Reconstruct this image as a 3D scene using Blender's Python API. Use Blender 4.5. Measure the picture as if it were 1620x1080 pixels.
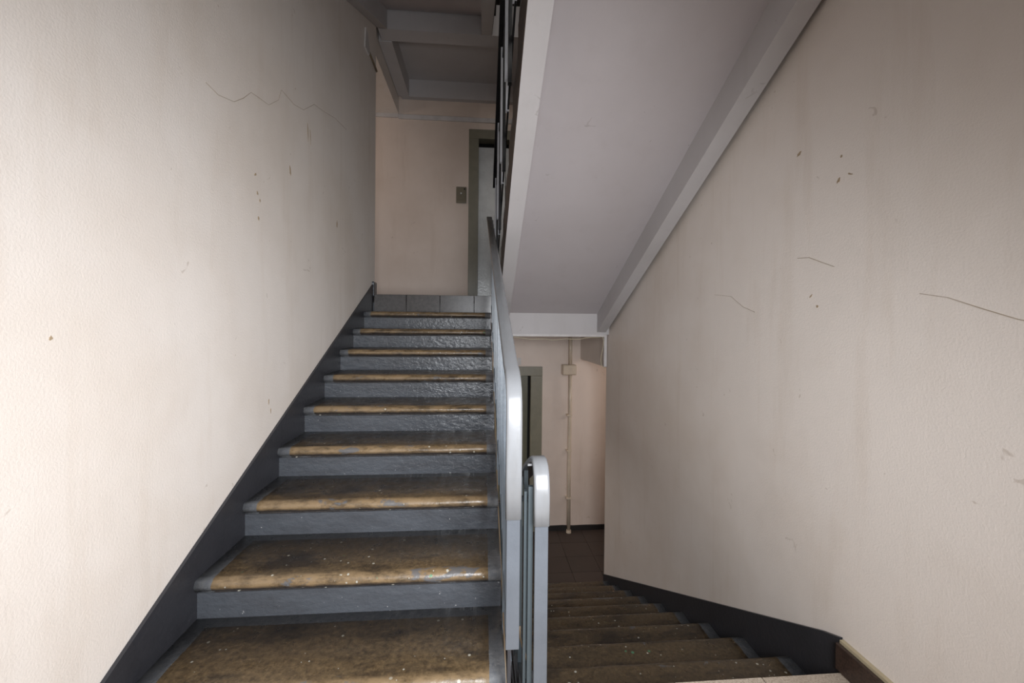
import bpy, bmesh, math, random
from mathutils import Vector, Matrix
random.seed(7)
for o in list(bpy.data.objects): bpy.data.objects.remove(o, do_unlink=True)
S = bpy.context.scene
COL = S.collection
R = math.radians

# ------------------------------------------------------------------ camera
cam_d = bpy.data.cameras.new('camera'); cam = bpy.data.objects.new('camera', cam_d); COL.objects.link(cam)
cam_d.sensor_width = 36.0; cam_d.sensor_fit = 'HORIZONTAL'
cam_d.lens = 639.2 * 36.0 / 1620.0
cam_d.shift_x = 0.0; cam_d.shift_y = -(540 - 521.26) / 1620.0
cam_d.clip_start = 0.02
YAW, PIT, ROLL, EYE = 0.07626, 0.00946, 0.00919, 1.2333
fwd = Vector((math.sin(YAW) * math.cos(PIT), math.cos(YAW) * math.cos(PIT), -math.sin(PIT)))
cam.matrix_world = Matrix.Translation((0, 0, EYE)) @ fwd.to_track_quat('-Z', 'Y').to_matrix().to_4x4() @ Matrix.Rotation(ROLL, 4, 'Z')
S.camera = cam

# ------------------------------------------------------------------ world, lights, exposure
w = bpy.data.worlds.new('sky'); S.world = w; w.use_nodes = True
w.node_tree.nodes['Background'].inputs['Color'].default_value = (0.90, 0.92, 1.0, 1)
w.node_tree.nodes['Background'].inputs['Strength'].default_value = 0.15

def area(name, loc, target, sx, sy, power, color=(1, 1, 1), spread=None):
    d = bpy.data.lights.new(name, 'AREA'); d.shape = 'RECTANGLE'; d.size = sx; d.size_y = sy
    d.energy = power; d.color = color
    if spread: d.spread = spread
    o = bpy.data.objects.new(name, d); COL.objects.link(o); o.location = loc
    o.rotation_euler = (Vector(target) - Vector(loc)).to_track_quat('-Z', 'Y').to_euler()
    return o
WIN = (-0.55, 0.95, 0.80, 2.05)   # stair window on the wall behind the camera: x0 x1 z0 z1
area('window_daylight', (0.34, -0.28, 1.30), (-0.22, 1.8, 0.66), 1.0, 1.0, 51, (0.94, 0.965, 1.0), R(118))
area('window_daylight', (0.20, -0.28, 4.38), (0.15, 4.0, 4.40), 1.2, 1.0, 8.0, (1.0, 0.96, 0.92), R(100))
area('corridor_lamp', (-2.5, 4.7, 3.5), (-1.6, 5.3, 2.6), 0.3, 0.3, 5, (1.0, 0.86, 0.75))
area('corridor_lamp', (2.7, 4.7, 1.05), (2.2, 4.9, -1.0), 0.3, 0.3, 11, (1.0, 0.92, 0.86))
area('corridor_lamp', (-1.9, 4.7, 1.05), (-1.2, 4.9, -1.0), 0.3, 0.3, 24, (1.0, 0.94, 0.90))

vs = S.view_settings
S.display_settings.display_device = 'sRGB'
vs.view_transform = 'Standard'; vs.look = 'None'; vs.gamma = 1.0; vs.exposure = 0.0
try: vs.use_curve_mapping = False
except Exception: pass

# ------------------------------------------------------------------ materials
def srgb(r, g, b):
    f = lambda c: (c / 255 / 12.92) if c / 255 <= 0.04045 else ((c / 255 + 0.055) / 1.055) ** 2.4
    return (f(r), f(g), f(b), 1)

class Mat:
    def __init__(s, name, color=(.5, .5, .5, 1), rough=0.6, metal=0.0, spec=0.5):
        s.m = bpy.data.materials.new(name); s.m.use_nodes = True
        s.t = s.m.node_tree; s.n = s.t.nodes; s.b = s.n['Principled BSDF']
        s.b.inputs['Base Color'].default_value = color
        s.b.inputs['Roughness'].default_value = rough
        s.b.inputs['Metallic'].default_value = metal
        s.b.inputs['Specular IOR Level'].default_value = spec
        s._bump = None; s._geo = None
    def link(s, a, b): s.t.links.new(a, b)
    def pos(s):
        if not s._geo: s._geo = s.n.new('ShaderNodeNewGeometry')
        return s._geo.outputs['Position']
    def obj(s):
        tc = s.n.new('ShaderNodeTexCoord'); return tc.outputs['Object']
    def mapping(s, vec, scale=(1, 1, 1), loc=(0, 0, 0)):
        mp = s.n.new('ShaderNodeMapping'); mp.inputs['Scale'].default_value = scale; mp.inputs['Location'].default_value = loc
        s.link(vec, mp.inputs['Vector']); return mp.outputs[0]
    def noise(s, vec, scale, detail=4, rough=0.55, dist=0.0):
        x = s.n.new('ShaderNodeTexNoise'); x.inputs['Scale'].default_value = scale
        x.inputs['Detail'].default_value = detail; x.inputs['Roughness'].default_value = rough
        x.inputs['Distortion'].default_value = dist
        s.link(vec, x.inputs['Vector']); return x.outputs['Fac']
    def voro(s, vec, scale):
        x = s.n.new('ShaderNodeTexVoronoi'); x.inputs['Scale'].default_value = scale
        s.link(vec, x.inputs['Vector']); return x
    def ramp(s, fac, lo, hi, a=0.0, b=1.0):
        x = s.n.new('ShaderNodeMapRange'); x.inputs[1].default_value = lo; x.inputs[2].default_value = hi
        x.inputs[3].default_value = a; x.inputs[4].default_value = b; x.clamp = True
        s.link(fac, x.inputs[0]); return x.outputs[0]
    def math(s, op, a, b=None):
        x = s.n.new('ShaderNodeMath'); x.operation = op
        for i, v in enumerate((a, b)):
            if v is None: continue
            if isinstance(v, (int, float)): x.inputs[i].default_value = v
            else: s.link(v, x.inputs[i])
        return x.outputs[0]
    def mix(s, fac, a, b):
        x = s.n.new('ShaderNodeMix'); x.data_type = 'RGBA'
        if isinstance(fac, (int, float)): x.inputs[0].default_value = fac
        else: s.link(fac, x.inputs[0])
        for i, v in ((6, a), (7, b)):
            if isinstance(v, tuple): x.inputs[i].default_value = v
            else: s.link(v, x.inputs[i])
        return x.outputs[2]
    def color(s, c): s.link(c, s.b.inputs['Base Color'])
    def rough(s, c): s.link(c, s.b.inputs['Roughness'])
    def bump(s, h, strength, dist=0.01):
        x = s.n.new('ShaderNodeBump'); x.inputs['Strength'].default_value = strength; x.inputs['Distance'].default_value = dist
        s.link(h, x.inputs['Height'])
        if s._bump: s.link(s._bump, x.inputs['Normal'])
        s._bump = x.outputs[0]; s.link(s._bump, s.b.inputs['Normal'])

def wall_mat(name, base, stain, rough=0.42, relief=0.35):
    m = Mat(name, base, rough)
    p = m.pos()
    n1 = m.noise(p, 1.1, 4, 0.6)
    streak = m.noise(m.mapping(p, (5.0, 5.0, 0.55)), 1.6, 5, 0.65)
    f = m.math('MULTIPLY', m.ramp(n1, 0.42, 0.75), 0.45)
    c = m.mix(f, base, stain)
    f2 = m.math('MULTIPLY', m.ramp(streak, 0.54, 0.80), 0.32)
    c = m.mix(f2, c, stain)
    sm = m.noise(p, 13.0, 2, 0.5, 1.5)
    c = m.mix(m.math('MULTIPLY', m.ramp(sm, 0.735, 0.77), 0.35), c, (stain[0] * .6, stain[1] * .55, stain[2] * .5, 1))
    m.color(c)
    m.bump(m.noise(p, 2.2, 3, 0.5), 0.25, 0.02)
    m.bump(m.noise(p, 150.0, 3, 0.6), relief * .8, 0.0035)
    return m.m

M = {}
M['wall'] = wall_mat('wall_paint', srgb(229, 220, 212), srgb(198, 181, 163))
M['wall_far'] = wall_mat('wall_paint_far', srgb(218, 202, 190), srgb(186, 165, 148), 0.5, 0.2)
M['white'] = wall_mat('whitewash', srgb(192, 188, 188), srgb(172, 167, 165), 0.75, 0.15)
M['soffit'] = wall_mat('soffit_grey_whitewash', srgb(190, 183, 184), srgb(176, 167, 166), 0.75, 0.15)
M['ceil'] = wall_mat('ceiling_paint', srgb(180, 174, 170), srgb(166, 156, 148), 0.75, 0.15)

def paint(name, col, rough=0.35, metal=0.0, bumps=0.25, wear=None):
    m = Mat(name, col, rough, metal)
    p = m.obj()
    n = m.noise(p, 9, 4, 0.6)
    dark = (col[0] * .72, col[1] * .72, col[2] * .72, 1)
    c = m.mix(m.math('MULTIPLY', m.ramp(n, .4, .75), .6), col, dark)
    if wear:
        sp = m.noise(p, 60, 3, .6)
        c = m.mix(m.ramp(sp, .70, .74), c, wear)
    m.color(c)
    m.bump(m.noise(p, 45, 3, .6), bumps, 0.004)
    return m.m
GREY = srgb(74, 77, 82)
def riser_mat():
    m = Mat('riser_grey_paint', GREY, .27)
    p = m.pos()
    c = m.mix(m.math('MULTIPLY', m.ramp(m.noise(m.mapping(p, (2, 2, 7)), 3, 5, .6), .4, .7), .55), GREY, srgb(58, 58, 61))
    c = m.mix(m.ramp(m.noise(p, 55, 3, .7), .70, .73), c, srgb(150, 150, 150))
    m.color(c)
    m.bump(m.noise(m.mapping(p, (1, 1, 1.6)), 26, 4, .6), .6, .008)
    return m.m
M['riser'] = riser_mat()
M['skirt'] = paint('skirting_black_paint', srgb(48, 48, 52), .42, bumps=.4, wear=srgb(70, 70, 74))
M['grey_post'] = paint('post_grey_paint', srgb(86, 90, 96), .38, bumps=.25, wear=srgb(112, 116, 120))
M['baluster'] = paint('baluster_grey_blue_paint', srgb(98, 106, 114), .38, bumps=.3)
M['teal'] = paint('baluster_teal_grey_paint', srgb(60, 68, 72), .42, bumps=.3)
M['black'] = paint('black_enamel', srgb(24, 24, 26), .35, bumps=.3)
M['bar'] = paint('bar_enamel_lit', srgb(205, 208, 215), .30, bumps=.5)  # dark bars coloured pale, standing in for window light on their fronts
M['edge'] = paint('flight_edge_brown_paint', srgb(54, 44, 38), .5, bumps=.4)
M['olive'] = paint('olive_grey_enamel', srgb(128, 124, 108), .35, .0, .15, srgb(150, 146, 130))
M['olive_door'] = paint('olive_door_enamel', srgb(104, 102, 84), .38, .0, .12)
M['silver_door'] = paint('silver_grey_enamel', srgb(190, 192, 192), .28, .2, .6)
M['box'] = paint('call_plate_olive', srgb(118, 110, 92), .4)
M['dark'] = Mat('shaft_black', (.006, .006, .006, 1), .8).m
M['red'] = Mat('indicator_white', srgb(235, 232, 225), .4).m
M['trunk'] = paint('cable_trunk_white', srgb(205, 200, 198), .5, bumps=.05)
M['wire'] = Mat('wire_cream', srgb(196, 186, 160), .5).m
M['wire_d'] = Mat('wire_brown', srgb(120, 104, 84), .5).m
M['pipe'] = paint('pipe_beige_enamel', srgb(208, 192, 172), .35, bumps=.1)
M['grout'] = Mat('grout_dark', srgb(34, 28, 24), .9).m
M['crack'] = Mat('crack_dark', srgb(172, 157, 140), .8).m
M['smudge'] = Mat('smudge_brown', srgb(164, 144, 118), .8).m
M['baseblack'] = paint('baseboard_black', srgb(34, 31, 30), .45, wear=srgb(90, 86, 80))

def rail_mat():
    m = Mat('handrail_grey_plastic', srgb(178, 180, 184), .27)
    p = m.pos()
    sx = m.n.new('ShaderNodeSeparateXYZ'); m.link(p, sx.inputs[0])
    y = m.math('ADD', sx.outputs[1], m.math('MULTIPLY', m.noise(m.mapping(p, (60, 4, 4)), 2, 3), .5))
    upper_dark = m.ramp(y, 2.55, 3.2)  # rail colour darkens towards its upper end
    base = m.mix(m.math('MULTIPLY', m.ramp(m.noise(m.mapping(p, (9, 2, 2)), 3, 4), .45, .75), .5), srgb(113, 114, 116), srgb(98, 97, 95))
    m.color(m.mix(m.math('MULTIPLY', upper_dark, .9), base, srgb(62, 56, 50)))
    m.bump(m.noise(p, 30, 3), .12, .004)
    return m.m
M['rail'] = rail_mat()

def tread_mat(name, wid, nose=True, dim=1.0, m0=.07, m1=.05, back=.035):
    """worn brown concrete field inside a painted grey border; x runs over the width, y from the nose back"""
    m = Mat(name, srgb(70, 56, 42), .42)
    p = m.obj(); g = m.pos()
    sx = m.n.new('ShaderNodeSeparateXYZ'); m.link(p, sx.inputs[0])
    x, y, z = sx.outputs
    wob = m.math('MULTIPLY', m.math('SUBTRACT', m.noise(g, 22, 4, .6), .5), .018)
    big = m.noise(m.mapping(g, (2.2, 6.0, 6.0)), 1.6, 5, .65)
    fine = m.noise(g, 70, 4, .7)
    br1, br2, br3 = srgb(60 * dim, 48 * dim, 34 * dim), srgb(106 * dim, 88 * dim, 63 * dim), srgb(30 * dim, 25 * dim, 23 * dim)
    c = m.mix(m.ramp(fine, .3, .7), br1, br2)
    c = m.mix(m.math('MULTIPLY', m.ramp(big, .48, .64), .8), c, br3)
    if nose:  # the rounded front is worn down to bare tan concrete
        k = m.math('ADD', y, m.math('MULTIPLY', wob, .5))
        nose_f = m.math('MULTIPLY', m.ramp(k, .030, .012), m.ramp(m.noise(m.mapping(g, (6, 14, 14)), 2, 5, .7), .38, .56, .12, 1))
        c = m.mix(nose_f, c, srgb(122, 102, 76))
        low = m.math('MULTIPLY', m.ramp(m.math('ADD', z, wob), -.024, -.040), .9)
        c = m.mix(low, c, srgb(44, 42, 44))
    patch = m.math('MULTIPLY', m.ramp(y, .034, .020), m.ramp(m.noise(m.mapping(g, (5, 9, 9)), 1.3, 5, .65, .6), .60, .63))
    c = m.mix(m.math('MULTIPLY', patch, .8), c, srgb(84, 86, 90))
    # paint drips: white and green
    v1 = m.voro(g, 34); rnd = m.n.new('ShaderNodeSeparateColor'); m.link(v1.outputs['Color'], rnd.inputs[0])
    spot = m.math('MULTIPLY', m.ramp(m.math('ADD', v1.outputs['Distance'], m.math('MULTIPLY', fine, .12)), .26, .20), m.ramp(rnd.outputs[0], .90, .92))
    c = m.mix(m.math('MULTIPLY', spot, .8), c, srgb(176, 172, 158))
    v2 = m.voro(g, 60); rnd2 = m.n.new('ShaderNodeSeparateColor'); m.link(v2.outputs['Color'], rnd2.inputs[0])
    dens = m.ramp(m.noise(g, 3.2, 3, .6), .42, .62)
    s2 = m.math('MULTIPLY', m.math('LESS_THAN', v2.outputs['Distance'], m.math('MULTIPLY', m.ramp(rnd2.outputs[1], .70, 1.0, .0, .34), dens)), m.ramp(rnd2.outputs[2], .3, .5))
    c = m.mix(m.math('MULTIPLY', s2, .85), c, srgb(170, 168, 158))
    v3 = m.voro(g, 17); rnd3 = m.n.new('ShaderNodeSeparateColor'); m.link(v3.outputs['Color'], rnd3.inputs[0])
    s3 = m.math('MULTIPLY', m.ramp(m.math('ADD', v3.outputs['Distance'], m.math('MULTIPLY', fine, .2)), .24, .20), m.ramp(rnd3.outputs[2], .88, .90))
    c = m.mix(m.math('MULTIPLY', s3, .75), c, srgb(72, 128, 96))
    # scrapes
    sc = m.noise(m.mapping(g, (38, 12, 12)), 1.0, 5, .8, 1.0)
    c = m.mix(m.math('MULTIPLY', m.ramp(sc, .69, .73), .6), c, srgb(166, 158, 142))
    # border of grey paint
    e1 = m.math('LESS_THAN', m.math('ADD', x, wob), m0)
    e2 = m.math('GREATER_THAN', m.math('ADD', x, m.math('MULTIPLY', wob, .4)), wid - m1)
    e3 = m.math('GREATER_THAN', m.math('ADD', y, m.math('MULTIPLY', wob, .5)), .30 - back)
    e = m.math('MAXIMUM', m.math('MAXIMUM', e1, e2), e3)
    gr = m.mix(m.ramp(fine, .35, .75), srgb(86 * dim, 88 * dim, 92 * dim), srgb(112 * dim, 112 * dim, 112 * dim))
    gr = m.mix(m.math('MULTIPLY', m.ramp(sc, .66, .71), .5), gr, srgb(180, 178, 172))
    c = m.mix(e, c, gr)
    m.color(c)
    m.rough(m.ramp(m.noise(g, 20, 3), .3, .7, .22, .48))
    m.bump(m.noise(g, 38, 4, .6), .35, .006)
    return m.m
UW, DW = 1.124, 1.155
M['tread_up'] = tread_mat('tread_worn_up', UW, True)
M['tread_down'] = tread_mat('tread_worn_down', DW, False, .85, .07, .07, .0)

def tile_mat(name, base, dark, rough, sc=160):
    m = Mat(name, base, rough)
    g = m.pos()
    oi = m.n.new('ShaderNodeObjectInfo')
    c = m.mix(m.ramp(m.noise(g, sc, 3, .7), .42, .62), base, dark)
    c = m.mix(m.math('MULTIPLY', oi.outputs['Random'], .35), c, dark)
    c = m.mix(m.math('MULTIPLY', m.ramp(m.noise(g, 5, 4, .6), .5, .75), .5), c, dark)
    m.color(c); m.bump(m.noise(g, 60, 3), .08, .002)
    return m.m
M['tile_dark'] = tile_mat('floor_tile_brown', srgb(68, 56, 50), srgb(50, 41, 36), .5)
M['tile_riser'] = tile_mat('riser_tile_grey', srgb(72, 67, 65), srgb(48, 44, 42), .3, 30)
M['tile_beige'] = tile_mat('floor_tile_beige', srgb(190, 176, 160), srgb(150, 134, 118), .45)
M['tile_base'] = tile_mat('baseboard_tile_brown', srgb(74, 58, 50), srgb(44, 34, 30), .4)
M['bed'] = paint('mortar_cream', srgb(176, 162, 134), .8)

# ------------------------------------------------------------------ helpers
def mesh_obj(name, bm, mat, parent=None, smooth=False):
    bmesh.ops.recalc_face_normals(bm, faces=bm.faces)
    me = bpy.data.meshes.new(name); bm.to_mesh(me); bm.free()
    me.materials.append(M[mat] if isinstance(mat, str) else mat)
    if smooth:
        for p in me.polygons: p.use_smooth = True
    o = bpy.data.objects.new(name, me); COL.objects.link(o)
    if parent: o.parent = parent
    return o
def share(name, src, loc, parent=None, rot=0.0):
    o = bpy.data.objects.new(name, src.data); COL.objects.link(o)
    o.location = loc; o.rotation_euler = (0, 0, rot)
    if parent: o.parent = parent
    return o
def empty(name, loc=(0, 0, 0)):
    o = bpy.data.objects.new(name, None); o.empty_display_size = .1; COL.objects.link(o); o.location = loc; return o
def tag(o, label, cat, group=None):
    o['label'] = label; o['category'] = cat
    if group: o['group'] = group
    return o
def struct(o, label=None):
    o['kind'] = 'structure'
    if label: o['label'] = label
    return o
def bx(bm, x0, x1, y0, y1, z0, z1, bev=0.0, seg=2):
    v = [bm.verts.new(c) for c in ((x0, y0, z0), (x1, y0, z0), (x1, y1, z0), (x0, y1, z0), (x0, y0, z1), (x1, y0, z1), (x1, y1, z1), (x0, y1, z1))]
    fs = [bm.faces.new([v[i] for i in f]) for f in ((0, 3, 2, 1), (4, 5, 6, 7), (0, 1, 5, 4), (1, 2, 6, 5), (2, 3, 7, 6), (3, 0, 4, 7))]
    if bev:
        es = list({e for f in fs for e in f.edges})
        bmesh.ops.bevel(bm, geom=es, offset=bev, segments=seg, affect='EDGES', profile=.5)
def box(name, b, mat, parent=None, bev=0.0, seg=2):
    bm = bmesh.new(); bx(bm, *b, bev=bev, seg=seg); return mesh_obj(name, bm, mat, parent)
def prism_x(bm, pts, x0, x1):
    """polygon in the YZ plane pushed along X"""
    a = [bm.verts.new((x0, y, z)) for y, z in pts]; b = [bm.verts.new((x1, y, z)) for y, z in pts]
    n = len(pts)
    bm.faces.new(a); bm.faces.new(b[::-1])
    for i in range(n): bm.faces.new((a[i], b[i], b[(i + 1) % n], a[(i + 1) % n]))
def sweep(name, path, prof, mat, parent=None, smooth=True):
    """path: points; prof: (side, up) outline; side axis stays horizontal"""
    bm = bmesh.new(); rings = []
    P = [Vector(p) for p in path]
    for i, p in enumerate(P):
        t = (P[min(i + 1, len(P) - 1)] - P[max(i - 1, 0)]).normalized()
        side = Vector((1, 0, 0)); side = (side - t * side.dot(t)).normalized()
        up = side.cross(t).normalized()
        rings.append([bm.verts.new(p + side * a + up * b) for a, b in prof])
    n = len(prof)
    for r0, r1 in zip(rings, rings[1:]):
        for k in range(n): bm.faces.new((r0[k], r0[(k + 1) % n], r1[(k + 1) % n], r1[k]))
    bm.faces.new(rings[0]); bm.faces.new(rings[-1][::-1])
    return mesh_obj(name, bm, mat, parent, smooth)
def rrect(w, h, r, n=4):
    out = []
    for cx, cy, a0 in ((w / 2 - r, h / 2 - r, 0), (-w / 2 + r, h / 2 - r, 90), (-w / 2 + r, -h / 2 + r, 180), (w / 2 - r, -h / 2 + r, 270)):
        for k in range(n + 1):
            a = R(a0 + 90 * k / n); out.append((cx + r * math.cos(a), cy + r * math.sin(a)))
    return out
def tube(name, path, r, mat, parent=None, n=8):
    bm = bmesh.new(); rings = []
    P = [Vector(p) for p in path]
    for i, p in enumerate(P):
        t = (P[min(i + 1, len(P) - 1)] - P[max(i - 1, 0)]).normalized()
        ref = Vector((0, 1, 0)) if abs(t.y) < .9 else Vector((1, 0, 0))
        u = t.cross(ref).normalized(); v = t.cross(u)
        rings.append([bm.verts.new(p + (u * math.cos(2 * math.pi * k / n) + v * math.sin(2 * math.pi * k / n)) * r) for k in range(n)])
    for a, b in zip(rings, rings[1:]):
        for k in range(n): bm.faces.new((a[k], a[(k + 1) % n], b[(k + 1) % n], b[k]))
    bm.faces.new(rings[0]); bm.faces.new(rings[-1][::-1])
    return mesh_obj(name, bm, mat, parent, True)

# ------------------------------------------------------------------ geometry constants (metres)
H = 3.0                   # storey
XL, XR = -1.04, 1.32      # wall faces
CL, CR = 4.04, 4.17       # where the side walls end and the corridors open
YF = 5.33                 # far wall
YB = -0.25                # wall behind the camera
RISE, TREAD = 0.15, 0.30
UY0 = 0.940               # up flight: nose k at UY0 + .3k
DY0 = 1.309               # down flight: nose j at DY0 + .3j
UX0, UX1 = XL + .001, XL + UW
DX0, DX1 = 0.165, 0.165 + DW
Z0, Z1 = -1.62, 6.2

# ------------------------------------------------------------------ shell
def wall(name, boxes, mat, label):
    bm = bmesh.new()
    for b in boxes: bx(bm, *b)
    return struct(mesh_obj(name, bm, mat), label)
wl = wall('wall_left', [(XL - .2, XL, YB, CL, Z0, Z1), (XL - .75, XL - .04, CL, YF, 3.94, 4.5), (XL - .2, XL - .04, CL, YF, .80, 1.36)], 'wall',
     'left stairwell wall of cream painted plaster beside the rising flight')
wr = wall('wall_right', [(XR, XR + .2, YB, CR, Z0, Z1), (XR + .01, XR + .2, CR, YF, 3.80, 4.5), (XR + .01, XR + .2, CR, YF, .80, 1.36)], 'wall',
     'right stairwell wall of cream painted plaster beside the descending flight')
# far wall with two lift openings
LX0, LX1 = -.055, .665
fw = [(-3.5, LX0, YF, YF + .25, Z0, Z1), (LX1, 3.8, YF, YF + .25, Z0, Z1)]
for za, zb in ((.60, 1.36), (3.70, Z1)): fw.append((LX0, LX1, YF, YF + .25, za, zb))
fw.append((LX0, LX1, YF, YF + .25, Z0, -1.5))
wall('wall_front', fw, 'wall_far', 'far landing wall of pinkish beige plaster holding the lift doors')
wx0, wx1, wz0, wz1 = WIN
bw = []
for o in (0, 3.0):
    zb, zt = (Z0, 3.0) if o == 0 else (3.0, Z1)
    bw += [(XL - .2, wx0, YB - .2, YB, zb, zt), (wx1, XR + .2, YB - .2, YB, zb, zt), (wx0, wx1, YB - .2, YB, zb, wz0 + o), (wx0, wx1, YB - .2, YB, wz1 + o, zt)]
wall('wall_back', bw, 'wall', 'wall behind the viewpoint with the stair windows')
wall('wall_corridor', [(-3.5, XL - .2, CL - .1, CL, Z0, Z1), (-3.6, -3.5, CL - .1, YF + .25, Z0, Z1)], 'wall_far', 'corridor wall on the left side')
wall('wall_corridor', [(XR + .2, 3.8, CR - .1, CR, Z0, Z1), (3.8, 3.9, CR - .1, YF + .25, Z0, Z1)], 'wall_far', 'corridor wall on the right side')
struct(box('ceiling', (-3.6, 3.9, YB - .2, YF + .25, Z1, Z1 + .1), 'ceil'))
for n_, o in (('window_1', 0), ('window_2', 3.0)):
    bm = bmesh.new()
    for b in ((wx0, wx0 + .05, wz0, wz1), (wx1 - .05, wx1, wz0, wz1), (wx0 + .05, wx1 - .05, wz0, wz0 + .05), (wx0 + .05, wx1 - .05, wz1 - .05, wz1)):
        bx(bm, b[0], b[1], YB - .16, YB - .10, b[2] + o, b[3] + o)
    struct(mesh_obj(n_, bm, 'white'))

# ------------------------------------------------------------------ landings
def landing(name, zt, label, tile, bottom=True, front=True):
    """floor slab with ribs beneath it; its tiles are parts"""
    bm = bmesh.new()
    t = .012
    bx(bm, -3.5, 3.8, CR, YF, zt - .13, zt - t)
    if front:
        bx(bm, XL, .12, 3.955, CR, zt - .15, zt - t)
        bx(bm, .12, XR, 4.03, CR, zt - .04, zt - t)
    o = struct(mesh_obj(name, bm, 'grout'), label)
    if bottom:
        bm = bmesh.new()
        bx(bm, XL, .12, 4.10, 4.27, zt - .35, zt - .15)                 # front beam
        bx(bm, .12, XR, 4.10, 4.27, zt - .35, zt - .04)
        bx(bm, XL, XR, YF - .07, YF, zt - .36, zt - .131)             # back beam
        bx(bm, XL - .035, XL + .10, 4.27, YF - .07, zt - .36, zt - .131)
        bx(bm, XR - .10, XR, 4.27, YF - .07, zt - .36, zt - .131)
        mesh_obj('beam', bm, 'white', o)
        box('soffit', (XL + .10, XR - .10, 4.27, YF - .07, zt - .14, zt - .1305), 'white', o)
        box('soffit', (-3.5, XL - .2, CR, YF, zt - .36, zt - .131), 'ceil', o)
        box('soffit', (XR + .2, 3.8, CR, YF, zt - .36, zt - .131), 'ceil', o)
    return o
def tiles(parent, xs, ys, zt, mat, gap=.004, t=.012, clip=None):
    cache = {}
    for i in range(len(xs) - 1):
        for j in range(len(ys) - 1):
            x0, x1, y0, y1 = xs[i] + gap / 2, xs[i + 1] - gap / 2, ys[j] + gap / 2, ys[j + 1] - gap / 2
            if clip and clip((x0 + x1) / 2, (y0 + y1) / 2): continue
            key = (round(x1 - x0, 3), round(y1 - y0, 3))
            loc = (x0, y0, zt - t + random.uniform(-.0006, .0004))
            if key in cache: share('tile', cache[key], loc, parent)
            else:
                bm = bmesh.new(); bx(bm, 0, x1 - x0, 0, y1 - y0, 0, t)
                q = mesh_obj('tile', bm, mat, parent); q.location = loc; cache[key] = q
def grid(a, b, phase, step):
    v = [a]; k = math.ceil((a - phase) / step + .05)
    while phase + k * step < b - .03: v.append(phase + k * step); k += 1
    v.append(b); return v
lower = landing('floor', -1.5, 'dark brown tiled lower landing floor', 'tile_dark', bottom=False)
tiles(lower, grid(-2.0, 2.6, 1.03, .33), [4.035, 4.10, 4.40, 4.705, 5.01, YF], -1.5, 'tile_dark', clip=lambda x, y: y < 4.17 and (x < XL or x > XR))
upper = landing('floor', 1.5, 'upper landing floor above the steps with a tiled edge', 'tile_dark')
tiles(upper, grid(-2.0, 2.6, -.716, .322), [4.035, 4.10, 4.40, 4.705, 5.01, YF], 1.5, 'tile_dark', clip=lambda x, y: y < 4.17 and (x < XL or x > XR))
# tiled top riser (the four grey tiles above the last step)
xs = [XL + .022, -.716, -.398, -.07, .10]
for a, b in zip(xs, xs[1:]):
    box('riser_tile', (a + .002, b - .002, 3.937, 3.955, 1.352, 1.522), 'tile_riser', upper, bev=.002, seg=1)
tiles(upper, xs, [3.955, 4.035], 1.522, 'tile_dark', t=.02)
top = landing('floor', 4.5, 'landing slab overhead with recessed ribbed underside', 'tile_dark')
# intermediate landings (camera stands on the first)
def mid(zt, label, tiled):
    bm = bmesh.new()
    bx(bm, XL, XR, YB, 1.235, zt - .13, zt - .012); bx(bm, .10, XR, 1.235, 1.325, zt - .13, zt - .012)
    o = struct(mesh_obj('floor', bm, 'grout'), label)
    box('beam', (XL, XR, .95, 1.12, zt - .35, zt - .13), 'white', o)
    box('beam', (XL, XR, YB, YB + .12, zt - .35, zt - .13), 'white', o)
    if tiled:
        tiles(o, grid(XL + .014, XR - .014, .998, .32), grid(YB, 1.345, 1.345, .32), zt, 'tile_beige', clip=lambda x, y: x < .1 and y > 1.3)
    return o
m0 = mid(0.0, 'speckled beige tiled half landing at the head of the descending steps', True)
mid(3.0, 'half landing slab one storey up', False)

# ------------------------------------------------------------------ stair flights
def tread_mesh(wd, bull=True):
    """nose at y=0, top at z=0, running back to y=.318; round front edge"""
    pts = [(.325, 0.0), (.024, 0.0)]
    for k in range(1, 9):
        a = R(90 - 22.5 * k); pts.append((.022 - .030 * math.cos(a), -.025 + .025 * math.sin(a)))
    pts = pts[:10]
    pts += [(.012, -.052), (.325, -.062)]
    bm = bmesh.new()
    n = 12
    rings = []
    for i in range(n + 1):
        x = wd * i / n
        rings.append([bm.verts.new((x, y + (random.uniform(-.0022, .0022) if y < .03 else 0), z + (random.uniform(-.0015, .0010) if y < .03 else 0))) for y, z in pts])
    m = len(pts)
    for a, b in zip(rings, rings[1:]):
        for k in range(m): bm.faces.new((a[k], b[k], b[(k + 1) % m], a[(k + 1) % m]))
    bm.faces.new(rings[0]); bm.faces.new(rings[-1][::-1])
    return bm
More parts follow.
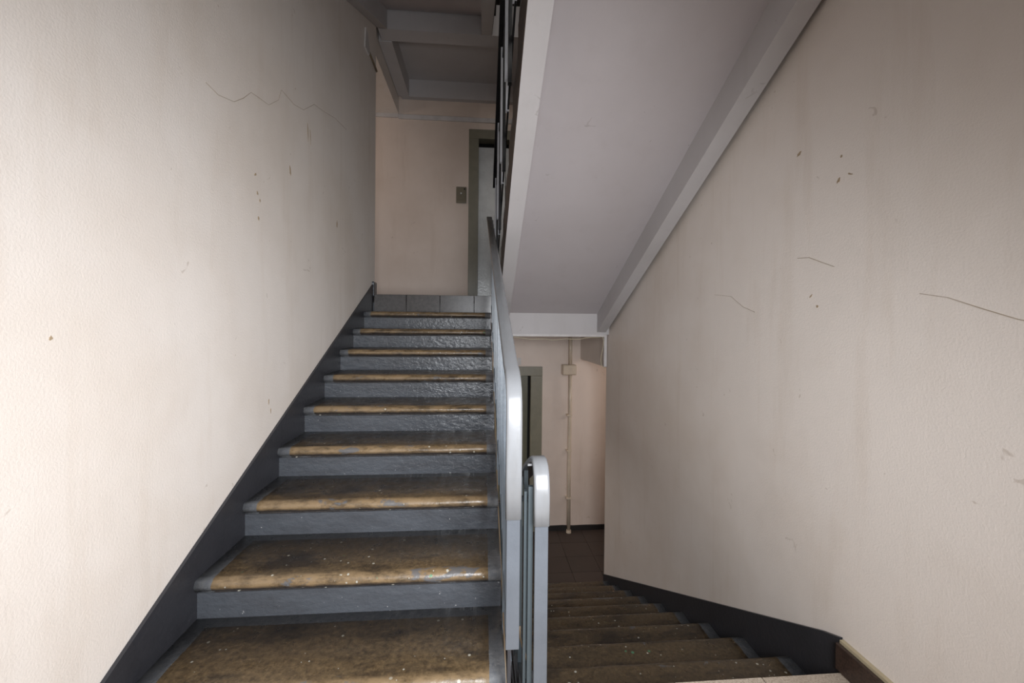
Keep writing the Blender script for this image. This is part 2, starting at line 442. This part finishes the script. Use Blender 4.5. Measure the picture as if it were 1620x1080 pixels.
def flight_body(root, x0, x1, y0, z0, n, sgn, rib_l, rib_r, full=True):
    """solid flight under the treads. sgn +1 rises away from y0, -1 falls away. Nose k at y0+.3k, z0+sgn*.15k"""
    zt = lambda y: z0 + sgn * .5 * (y - y0)              # nose line
    saw = []
    if sgn > 0:
        for k in range(1, n + 1):
            yk = y0 + .3 * k + .013
            saw += [(yk, z0 + .15 * (k - 1) - .06), (yk, z0 + .15 * k - .06)]
        saw.append((y0 + .3 * (n + 1) + .013, z0 + .15 * n - .06))
        ya, yb = y0 + .313, y0 + .3 * (n + 1) + .15
        low = lambda d: [(yb, zt(yb) - d), (ya, zt(ya) - d)]
    else:
        saw.append((y0, z0 - .15 - .06))
        for k in range(1, n + 1):
            yk = y0 + .3 * k - .013
            saw += [(yk, z0 - .15 * k - .06), (yk, z0 - .15 * (k + 1) - .06)]
        ya, yb = y0 - .15, y0 + .3 * (n + .3)
        saw = saw[:-1] + [(yb - .02, z0 - .15 * (n + 1) - .06), (yb - .02, z0 - .15 * (n + 1) - .06)]
        saw = saw[:-1]
        low = lambda d: [(yb, zt(yb) - d), (ya, zt(ya) - d)]
    pr = saw + low(.24)
    bm = bmesh.new(); prism_x(bm, pr, x0 + .006, x1 - .002); mesh_obj('flight_slab', bm, 'soffit', root)
    for (a, b) in (rib_l, rib_r):
        bm = bmesh.new(); prism_x(bm, [(ya, zt(ya) - .235), (yb, zt(yb) - .235), (yb, zt(yb) - .43), (ya, zt(ya) - .43)], a, b)
        mesh_obj('rib', bm, 'white', root)
    return saw, zt, ya, yb
def edge_band(root, x0, x1, saw, zt, ya, yb):
    bm = bmesh.new(); prism_x(bm, saw + [(yb, zt(yb) - .425), (ya, zt(ya) - .425)], x0, x1); mesh_obj('edge_band', bm, 'edge', root)

def up_flight(label, dz):
    root = empty('stair_flight', (UX0, UY0, dz)); tag(root, label, 'stairs')
    saw, zt, ya, yb = flight_body(root, 0, UW, 0, 0, 9, 1, (0.0, .09), (UW - .105, UW - .004))
    edge_band(root, UW - .004, UW, saw, zt, ya, yb)
    first = None
    for k in range(1, 10):
        if first is None:
            first = mesh_obj('tread', tread_mesh(UW), 'tread_up', root, True); t = first
            for p in t.data.polygons:
                p.use_smooth = len(p.vertices) < 5
        else: t = share('tread', first, (0, 0, 0), root)
        t.location = (0, .3 * k, .15 * k)
        if k == 1: r0 = box('riser', (0, UW - .001, 0, .012, 0, .098), 'riser', root); r = r0
        else: r = share('riser', r0, (0, 0, 0), root)
        r.location = (0, .3 * k + .012, .15 * (k - 1) - .004)
    r = share('riser', r0, (0, 3.0 + .014, 1.346), root)
    return root
def down_flight(label, dz):
    root = empty('stair_flight', (DX0, DY0, dz)); tag(root, label, 'stairs')
    saw, zt, ya, yb = flight_body(root, 0, DW, 0, 0, 9, -1, (0.0, .10), (DW - .125, DW - .03))
    edge_band(root, -.004, 0.0, saw, zt, ya, yb)
    first = None
    for k in range(1, 10):
        if first is None:
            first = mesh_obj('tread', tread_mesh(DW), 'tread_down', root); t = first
            for p in t.data.polygons: p.use_smooth = len(p.vertices) < 5
        else: t = share('tread', first, (0, 0, 0), root)
        t.location = (DW, .3 * k, -.15 * k); t.rotation_euler = (0, 0, math.pi)
        if k == 1: r0 = box('riser', (0.001, DW - .001, 0, .012, 0, .098), 'riser', root); r = r0
        else: r = share('riser', r0, (0, 0, 0), root)
        r.location = (0, .3 * k - .024, -.15 * (k + 1) - .004)
    return root
up = up_flight('worn brown concrete stair flight with grey risers rising to the upper landing', 0.0)
dn = down_flight('dim brown stair flight descending to the lower landing at right', 0.0)
up2 = up_flight('ribbed underside of the flight seen above the upper landing at top left', 3.0)
dn2 = down_flight('large white stair flight underside sloping overhead at right with ribbed edges', 3.0)

# front edge tiles of the half landing (toward the descending flight)
xs = [.12, .358, .678, .998, XR - .014]
for a, b in zip(xs, xs[1:]): box('edge_tile', (a + .002, b - .002, 1.326, 1.345, -.06, -.0125), 'tile_beige', m0)

# ------------------------------------------------------------------ painted skirtings
bm = bmesh.new()
prism_x(bm, [(1.18, -.11), (1.30, -.11), (3.96, 1.26), (3.96, 1.625), (1.18, .235)], XL - .002, XL + .012)
struct(mesh_obj('trim_1', bm, 'skirt'), 'sloping black skirting band on the left wall along the rising steps')
bm = bmesh.new()
prism_x(bm, [(1.362, -.20), (4.16, -1.62), (4.16, -1.381), (1.44, .078), (1.362, .112)], XR - .012, XR + .002)
struct(mesh_obj('trim_2', bm, 'skirt'), 'sloping black skirting band on the right wall along the descending steps')
bm = bmesh.new(); bx(bm, XL - .02, XL + .02, 3.94, CL + .012, 1.50, 1.645, bev=.012, seg=3)
struct(mesh_obj('baseboard_left', bm, 'riser'), 'short grey painted baseboard end at the wall corner above the steps')
bm = bmesh.new()
n = 46; prev = None
for i in range(n + 1):   # uneven black painted baseboard of the lower landing
    x = -3.5 + 7.3 * i / n; z = -1.435 + random.uniform(-.006, .006)
    cur = [bm.verts.new((x, y, zz)) for y, zz in ((YF - .018, -1.5), (YF, -1.5), (YF, z), (YF - .014, z - .004))]
    if prev:
        for k in range(4): bm.faces.new((prev[k], cur[k], cur[(k + 1) % 4], prev[(k + 1) % 4]))
    prev = cur
struct(mesh_obj('baseboard_front', bm, 'baseblack'), 'uneven black painted baseboard along the lower far wall')
# tiled baseboard at the half landing, right wall, with cream mortar bed on top
br = struct(box('baseboard_right', (XR - .016, XR, YB, 1.357, .0, .108), 'bed'), 'brown tile baseboard with cream mortar top beside the half landing')
for y0_, y1_ in ((-.25, .046), (.05, .366), (.37, .706), (.71, 1.032), (1.036, 1.360)):
    box('tile', (XR - .030, XR - .0155, y0_, y1_, .003, .098), 'tile_base', br, bev=.002, seg=1)
bl = struct(box('baseboard_back', (XL, XL + .014, YB, 1.18, .0, .10), 'tile_base'))

# ------------------------------------------------------------------ railings
def sloped_bar(name, xa, xb, ya, yb, za, zb, w_, h_, mat, root):
    return sweep(name, [(xa, ya, za), (xb, yb, zb)], [(-w_ / 2, -h_ / 2), (w_ / 2, -h_ / 2), (w_ / 2, h_ / 2), (-w_ / 2, h_ / 2)], mat, root, False)

# rising railing: flat steel stanchion with plastic handrail
ra = empty('stair_railing', (.10, 1.18, .27)); tag(ra, 'grey railing with a pale plastic handrail rising beside the upward flight', 'railing')
off = Vector((.10, 1.18, .27))
def rel(o, off):
    o.matrix_parent_inverse = Matrix.Translation(-off); return o
def xr(y): return .0985 - (y - 1.2) * .0150         # the rail leans slightly toward the steps
rz = lambda y: 1.100 + (y - 1.30) * .4775
path = [(.0985, 1.170, .672), (.0985, 1.170, .80), (.0985, 1.170, .955), (.0985, 1.176, 1.005), (.0985, 1.192, 1.043), (.0985, 1.220, 1.067), (.0985, 1.26, 1.088)]
path += [(xr(y), y, rz(y)) for y in (1.30, 1.6, 2.0, 2.5, 3.0, 3.4, 3.55)]
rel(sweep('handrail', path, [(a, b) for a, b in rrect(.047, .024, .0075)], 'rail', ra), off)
bm = bmesh.new(); bx(bm, .0785, .1185, 1.166, 1.178, .287, .672, bev=.0025)
rel(mesh_obj('newel_plate', bm, 'grey_post', ra), off)
rel(box('newel_bar', (.086, .096, 1.178, 1.198, -.10, .95), 'skirt', ra), off)
rel(sloped_bar('top_bar', xr(1.2), xr(3.5), 1.2, 3.5, rz(1.2) - .022, rz(3.5) - .022, .030, .006, 'baluster', ra), off)
nl = lambda y: .15 + .5 * (y - 1.24)
rel(sloped_bar('bottom_bar', .094, .090, 1.20, 3.56, nl(1.2) + .09, nl(3.56) + .09, .010, .028, 'baluster', ra), off)
src = None
ys = [1.30 + .15 * i for i in range(16)]
for i, y in enumerate(ys):
    zb, zt_ = nl(y) + .09, rz(y) - .02
    if i % 4 == 1: zb -= .22
    wd = .012 if i % 4 != 1 else .018
    o = rel(box('baluster' if i % 4 != 1 else 'stanchion', (.093 - wd / 2, .093 + wd / 2, y - .009, y + .009, zb, zt_), 'baluster', ra), off)

# falling railing
rb = empty('stair_railing', (.18, 1.18, .0)); tag(rb, 'grey railing with hooped plastic handrail descending beside the downward flight', 'railing')
off2 = Vector((.18, 1.18, 0))
XD = .1815
rd = lambda y: .800 - (y - 1.30) * .5
path = [(XD, 1.170, .650), (XD, 1.170, .72), (XD, 1.172, .755), (XD, 1.182, .787), (XD, 1.200, .808), (XD, 1.225, .818), (XD, 1.255, .815), (XD, 1.29, .802)]
path += [(XD, y, rd(y)) for y in (1.34, 1.7, 2.2, 3.0, 3.9)]
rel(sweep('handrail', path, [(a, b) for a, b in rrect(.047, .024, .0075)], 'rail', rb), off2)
bm = bmesh.new(); bx(bm, XD - .020, XD + .020, 1.166, 1.178, .001, .652, bev=.0025)
rel(mesh_obj('newel_plate', bm, 'grey_post', rb), off2)
rel(box('newel_bar', (.134, .142, 1.205, 1.225, -.30, .735), 'teal', rb), off2)
rel(box('newel_bar', (.145, .159, 1.190, 1.204, -.30, .755), 'teal', rb), off2)
rel(sloped_bar('top_bar', .168, .168, 1.22, 3.9, rd(1.22) - .03, rd(3.9) - .03, .046, .006, 'black', rb), off2)
nd = lambda y: -.5 * (y - DY0)
rel(sloped_bar('bottom_bar', .152, .152, 1.26, 3.95, nd(1.26) + .06, nd(3.95) + .06, .010, .026, 'teal', rb), off2)
for i in range(17):
    y = 1.32 + .16 * i; zb = nd(y) + .05; zt_ = rd(y) - .02
    if i % 4 == 0: zb -= .25
    rel(box('baluster' if i % 4 else 'stanchion', (.145, .158, y - .008, y + .008, zb, zt_), 'teal', rb), off2)
rel(box('cross_rod', (.112, .172, 1.290, 1.304, .668, .682), 'teal', rb), off2)

# black railing on the flight overhead
rc = empty('stair_railing', (.14, 1.5, 2.6)); tag(rc, 'black metal railing on the overhead flight, seen edge on from below', 'railing')
off3 = Vector((.14, 1.5, 2.6))
n2 = lambda y: 3.0 - .5 * (y - DY0)
rel(sloped_bar('handrail', .122, .122, 1.35, 3.90, n2(1.35) + .88, n2(3.90) + .86, .044, .022, 'black', rc), off3)
rel(sloped_bar('top_bar', .135, .135, 1.35, 3.90, n2(1.35) + .80, n2(3.90) + .80, .012, .03, 'black', rc), off3)
rel(sloped_bar('bottom_bar', .150, .150, 1.35, 3.90, n2(1.35) + .10, n2(3.90) + .10, .010, .03, 'black', rc), off3)
for i in range(15):
    y = 1.42 + .17 * i
    big = i % 3 == 1
    zb, zt_ = n2(y) + (.085 if not big else -.12), n2(y) + .87
    dx = (.146, .137, .129)[i % 3]
    o = rel(box('baluster' if not big else 'stanchion', (dx - .010, dx + .010, y - .015, y + .015, zb, zt_), 'bar' if not big else 'black', rc), off3)
# second-storey rising railing above (only its foot may show)
# ------------------------------------------------------------------ lift doors
def lift(n_, zf, ztop, zopen, frame, panel, label):
    r = empty(n_, (.3, YF, zf)); struct(r, label); of = Vector((.3, YF, zf))
    x0, x1 = -.178, .80 if zf > 0 else .815
    for a, b in ((x0, LX0 + .004), (LX1 - .004, x1)):
        rel(box('door_jamb', (a, b, YF - .028, YF + .12, zf, ztop - .12), frame, r, bev=.003, seg=1), of)
    rel(box('door_head', (x0, x1, YF - .030, YF + .12, ztop - .12, ztop), frame, r, bev=.003, seg=1), of)
    pz = zopen
    mid_ = (LX0 + LX1) / 2
    rel(box('door_panel', (LX0 - .0, mid_ - .003, YF + .055, YF + .085, zf + .01, pz), panel, r, bev=.002, seg=1), of)
    rel(box('door_panel', (mid_ + .003, LX1 - (.035 if zf < 0 else 0), YF + .055, YF + .085, zf + .01, pz), panel, r, bev=.002, seg=1), of)
    if zf < 0:
        rel(box('door_stiffener', (LX1 - .10, LX1 - .07, YF + .045, YF + .055, zf + .03, pz - .02), panel, r), of)
    rel(box('shaft', (LX0 - .02, LX1 + .02, YF + .16, YF + .18, zf - .1, ztop), 'dark', r), of)
    rel(box('threshold', (LX0, LX1, YF - .01, YF + .12, zf - .005, zf + .008), 'olive', r), of)
    return r
lift('door_1', 1.5, 3.785, 3.59, 'olive', 'silver_door', 'lift door on the upper landing, silver grey panel in an olive frame')
lift('door_2', -1.5, .695, .59, 'olive', 'olive_door', 'lift door on the lower landing, olive panel in an olive frame')

# ------------------------------------------------------------------ small fittings
cb = empty('call_panel', (-.272, YF, 2.93)); tag(cb, 'small olive lift call plate on the upper far wall beside the lift door', 'call panel')
oc = Vector((-.272, YF, 2.93))
bm = bmesh.new(); bx(bm, -.338, -.206, YF - .030, YF, 2.825, 3.033, bev=.006)
rel(mesh_obj('back_box', bm, 'box', cb), oc)
bm = bmesh.new(); bx(bm, -.322, -.210, YF - .036, YF - .030, 2.862, 3.022, bev=.002, seg=1)
rel(mesh_obj('face_plate', bm, 'box', cb), oc)
bm = bmesh.new(); bmesh.ops.create_cone(bm, cap_ends=True, segments=20, radius1=.012, radius2=.011, depth=.010, matrix=Matrix.Translation((-.274, YF - .040, 2.945)) @ Matrix.Rotation(R(90), 4, 'X'))
rel(mesh_obj('call_button', bm, 'silver_door', cb), oc)
rel(box('indicator', (-.277, -.270, YF - .0472, YF - .0445, 2.937, 2.947), 'red', cb), oc)
rel(box('key_slot', (-.238, -.222, YF - .0385, YF - .0358, 2.992, 3.010), 'dark', cb), oc)

pl = empty('riser_pipe', (1.19, 5.25, -1.5)); tag(pl, 'slim beige cable pipe standing against the lower far wall', 'pipe')
op = Vector((1.19, 5.25, -1.5)); px_, py_ = 1.180, 5.262
rel(tube('pipe', [(px_, py_, -1.49), (px_ - .002, py_, -.6), (px_ + .002, py_, .2), (px_, py_, .594)], .0235, 'pipe', pl, 14), op)
rel(tube('pipe', [(px_, py_, .729), (px_, py_, 1.138)], .0235, 'pipe', pl, 14), op)
bm = bmesh.new(); bmesh.ops.create_cone(bm, cap_ends=True, segments=16, radius1=.034, radius2=.030, depth=.035, matrix=Matrix.Translation((px_, py_, -1.483)))
rel(mesh_obj('foot_collar', bm, 'pipe', pl, False), op)
for z in (.05, -.42, -1.05):
    rel(box('pipe_clip', (px_ - .040, px_ + .027, py_ - .026, YF, z, z + .018), 'pipe', pl), op)
jb = empty('junction_box', (1.17, 5.22, .66)); tag(jb, 'square beige junction box mounted on the pipe by the lift', 'junction box')
oj = Vector((1.17, 5.22, .66))
bm = bmesh.new(); bx(bm, 1.070, 1.252, 5.212, 5.33, .595, .728, bev=.010)
rel(mesh_obj('box_body', bm, 'pipe', jb), oj)
bm = bmesh.new(); bx(bm, 1.076, 1.246, 5.205, 5.214, .601, .722, bev=.008)
rel(mesh_obj('box_lid', bm, 'pipe', jb), oj)
tag(box('wall_sticker', (.484, .530, YF - .004, YF, .715, .812), 'trunk'), 'tiny white plate on the wall above the lower lift frame', 'plate')

ct = tag(box('cable_duct', (-3.4, -1.085, YF - .022, YF, 3.895, 3.950), 'trunk', bev=.002, seg=1), 'short white cable duct piece left of the joint on the upper far wall', 'cable duct')
ct2 = tag(box('cable_duct', (-1.083, 1.30, YF - .024, YF, 3.882, 3.938), 'trunk', bev=.002, seg=1), 'long white cable duct crossing the upper far wall above the lift door', 'cable duct')
tag(box('cable_duct', (.17, 1.275, 4.10, 4.125, 1.128, 1.150), 'trunk'), 'thin white cable duct under the landing beam between the flights', 'cable duct')
tag(box('cable_duct', (1.281, 1.312, 4.13, 4.155, .815, 1.150), 'trunk', bev=.002, seg=1), 'short upright white cable duct at the right wall corner below the beam', 'cable duct')
wp = [(.20 + 1.04 * t / 14, 4.115, 1.126 - .030 * math.sin(math.pi * t / 14) - .006 * math.sin(t * 1.9)) for t in range(15)]
tag(tube('loose_wire', wp, .0035, 'wire', n=6), 'thin cream wire sagging under the landing beam', 'wire')
wp = [(1.24, 4.112, 1.128), (1.262, 4.11, 1.12), (1.268, 4.11, 1.08), (1.262, 4.11, 1.0), (1.246, 4.11, .93), (1.240, 4.11, .885), (1.248, 4.11, .84), (1.270, 4.11, .81), (1.290, 4.115, .80)]
tag(tube('loose_wire', wp, .0032, 'wire', n=6), 'cream wire loop dangling beside the upright trunk at the right corner', 'wire')
wp = [(.128, 1.24, .30), (.131, 1.27, .245), (.140, 1.29, .205), (.142, 1.30, .19), (.152, 1.30, .165), (.166, 1.30, .12), (.170, 1.33, -.10)]
tag(tube('loose_wire', wp, .003, 'wire_d', n=6), 'brown wire hanging in the gap between the two railing posts', 'wire')
wp = [(.0865 + .0015 * math.sin(i * 1.3), 1.16 + i * .2, .06 + i * .10 + .004 * math.sin(i * 2.1)) for i in range(13)]
tag(tube('loose_wire', wp, .0028, 'wire_d', n=6), 'brown wire running up along the open ends of the rising steps', 'wire')
# bracket and torn cable high on the left wall near its end
bk = empty('cable_bracket', (XL, 3.70, 3.71)); tag(bk, 'pale broken cable bracket high on the left wall near its corner', 'bracket')
ob = Vector((XL, 3.70, 3.71))
bm = bmesh.new(); prism_x(bm, [(3.64, 3.66), (3.76, 3.66), (3.79, 3.70), (3.72, 3.82), (3.66, 3.84)], XL, XL + .012); rel(mesh_obj('plate', bm, 'trunk', bk), ob)
rel(tube('cable', [(XL + .008, 3.78, 3.70), (XL + .010, 3.90, 3.692), (XL + .008, CL - .005, 3.690)], .010, 'wire_d', bk, 8), ob)

# ------------------------------------------------------------------ wall marks: cracks and scuffs as thin relief
def ribbon(name, x, pts, wd, mat, parent, sgn):
    bm = bmesh.new(); pv = None
    for i, (y, z) in enumerate(pts):
        a = pts[max(0, i - 1)]; b = pts[min(len(pts) - 1, i + 1)]
        d = Vector((b[0] - a[0], b[1] - a[1])).normalized(); nx = Vector((-d.y, d.x)) * wd * (.5 + .5 * random.random()) / 2
        c = [bm.verts.new((x + sgn * .0012, y + nx.x, z + nx.y)), bm.verts.new((x + sgn * .0012, y - nx.x, z - nx.y)), bm.verts.new((x - sgn * .001, y - nx.x, z - nx.y)), bm.verts.new((x - sgn * .001, y + nx.x, z + nx.y))]
        if pv:
            for k in range(4): bm.faces.new((pv[k], c[k], c[(k + 1) % 4], pv[(k + 1) % 4]))
        else: bm.faces.new(c)
        pv = c
    bm.faces.new(pv[::-1])
    return mesh_obj(name, bm, mat, parent)
CRK = [(1.61, 2.137), (1.683, 2.131), (1.785, 2.16), (1.852, 2.213), (1.91, 2.271), (1.977, 2.283), (2.061, 2.296), (2.153, 2.371), (2.185, 2.441), (2.232, 2.442), (2.326, 2.443), (2.445, 2.475), (2.595, 2.589), (2.724, 2.618), (2.951, 2.685), (3.192, 2.721)]
ribbon('crack', XL, CRK, .0028, 'crack', wl, 1)
ribbon('crack', XR, [(1.60, 1.527), (1.54, 1.520), (1.48, 1.492), (1.422, 1.466)], .003, 'crack', wr, -1)
ribbon('crack', XR, [(1.124, 1.342), (1.05, 1.325), (.97, 1.29), (.899, 1.261), (.84, 1.245)], .0025, 'crack', wr, -1)
ribbon('crack', XR, [(2.2, 1.42), (2.05, 1.40), (1.95, 1.34), (1.86, 1.31)], .0022, 'crack', wr, -1)
def smudge(x, y, z, ry, rz_, sgn, parent, ang=0.0):
    bm = bmesh.new(); n = 12; vs_ = []
    for k in range(n):
        a = 2 * math.pi * k / n; q = random.uniform(.55, 1.1)
        dy, dz = ry * q * math.cos(a), rz_ * q * math.sin(a)
        vs_.append((x, y + dy * math.cos(ang) - dz * math.sin(ang), z + dy * math.sin(ang) + dz * math.cos(ang)))
    a = [bm.verts.new((x + sgn * .001, v[1], v[2])) for v in vs_]; b = [bm.verts.new((x - sgn * .001, v[1], v[2])) for v in vs_]
    bm.faces.new(a); bm.faces.new(b[::-1])
    for k in range(n): bm.faces.new((a[k], b[k], b[(k + 1) % n], a[(k + 1) % n]))
    mesh_obj('smudge', bm, 'smudge', parent)
for y, z, a, b, an in ((1.947, 1.917, .012, .007, .5), (1.964, 1.838, .007, .010, 0), (1.985, 1.81, .006, .009, 0), (1.975, 1.724, .007, .011, .2), (2.506, 2.372, .005, .06, .1), (2.54, 2.37, .004, .05, .1), (1.061, 1.193, .005, .006, 0), (2.285, 2.063, .008, .03, .2), (2.071, .85, .005, .018, 0), (2.09, .80, .004, .014, 0), (3.0, 1.95, .01, .03, 0)):
    smudge(XL, y, z, a, b, 1, wl, an)
for y, z, a, b, an in ((1.599, 1.963, .016, .008, -.6), (1.41, 1.785, .006, .012, .5), (1.363, 1.791, .012, .004, .5), (1.528, 1.364, .003, .010, .8), (1.497, 1.32, .006, .007, 0), (1.40, 1.87, .005, .006, 0)):
    smudge(XR, y, z, a, b, -1, wr, an)
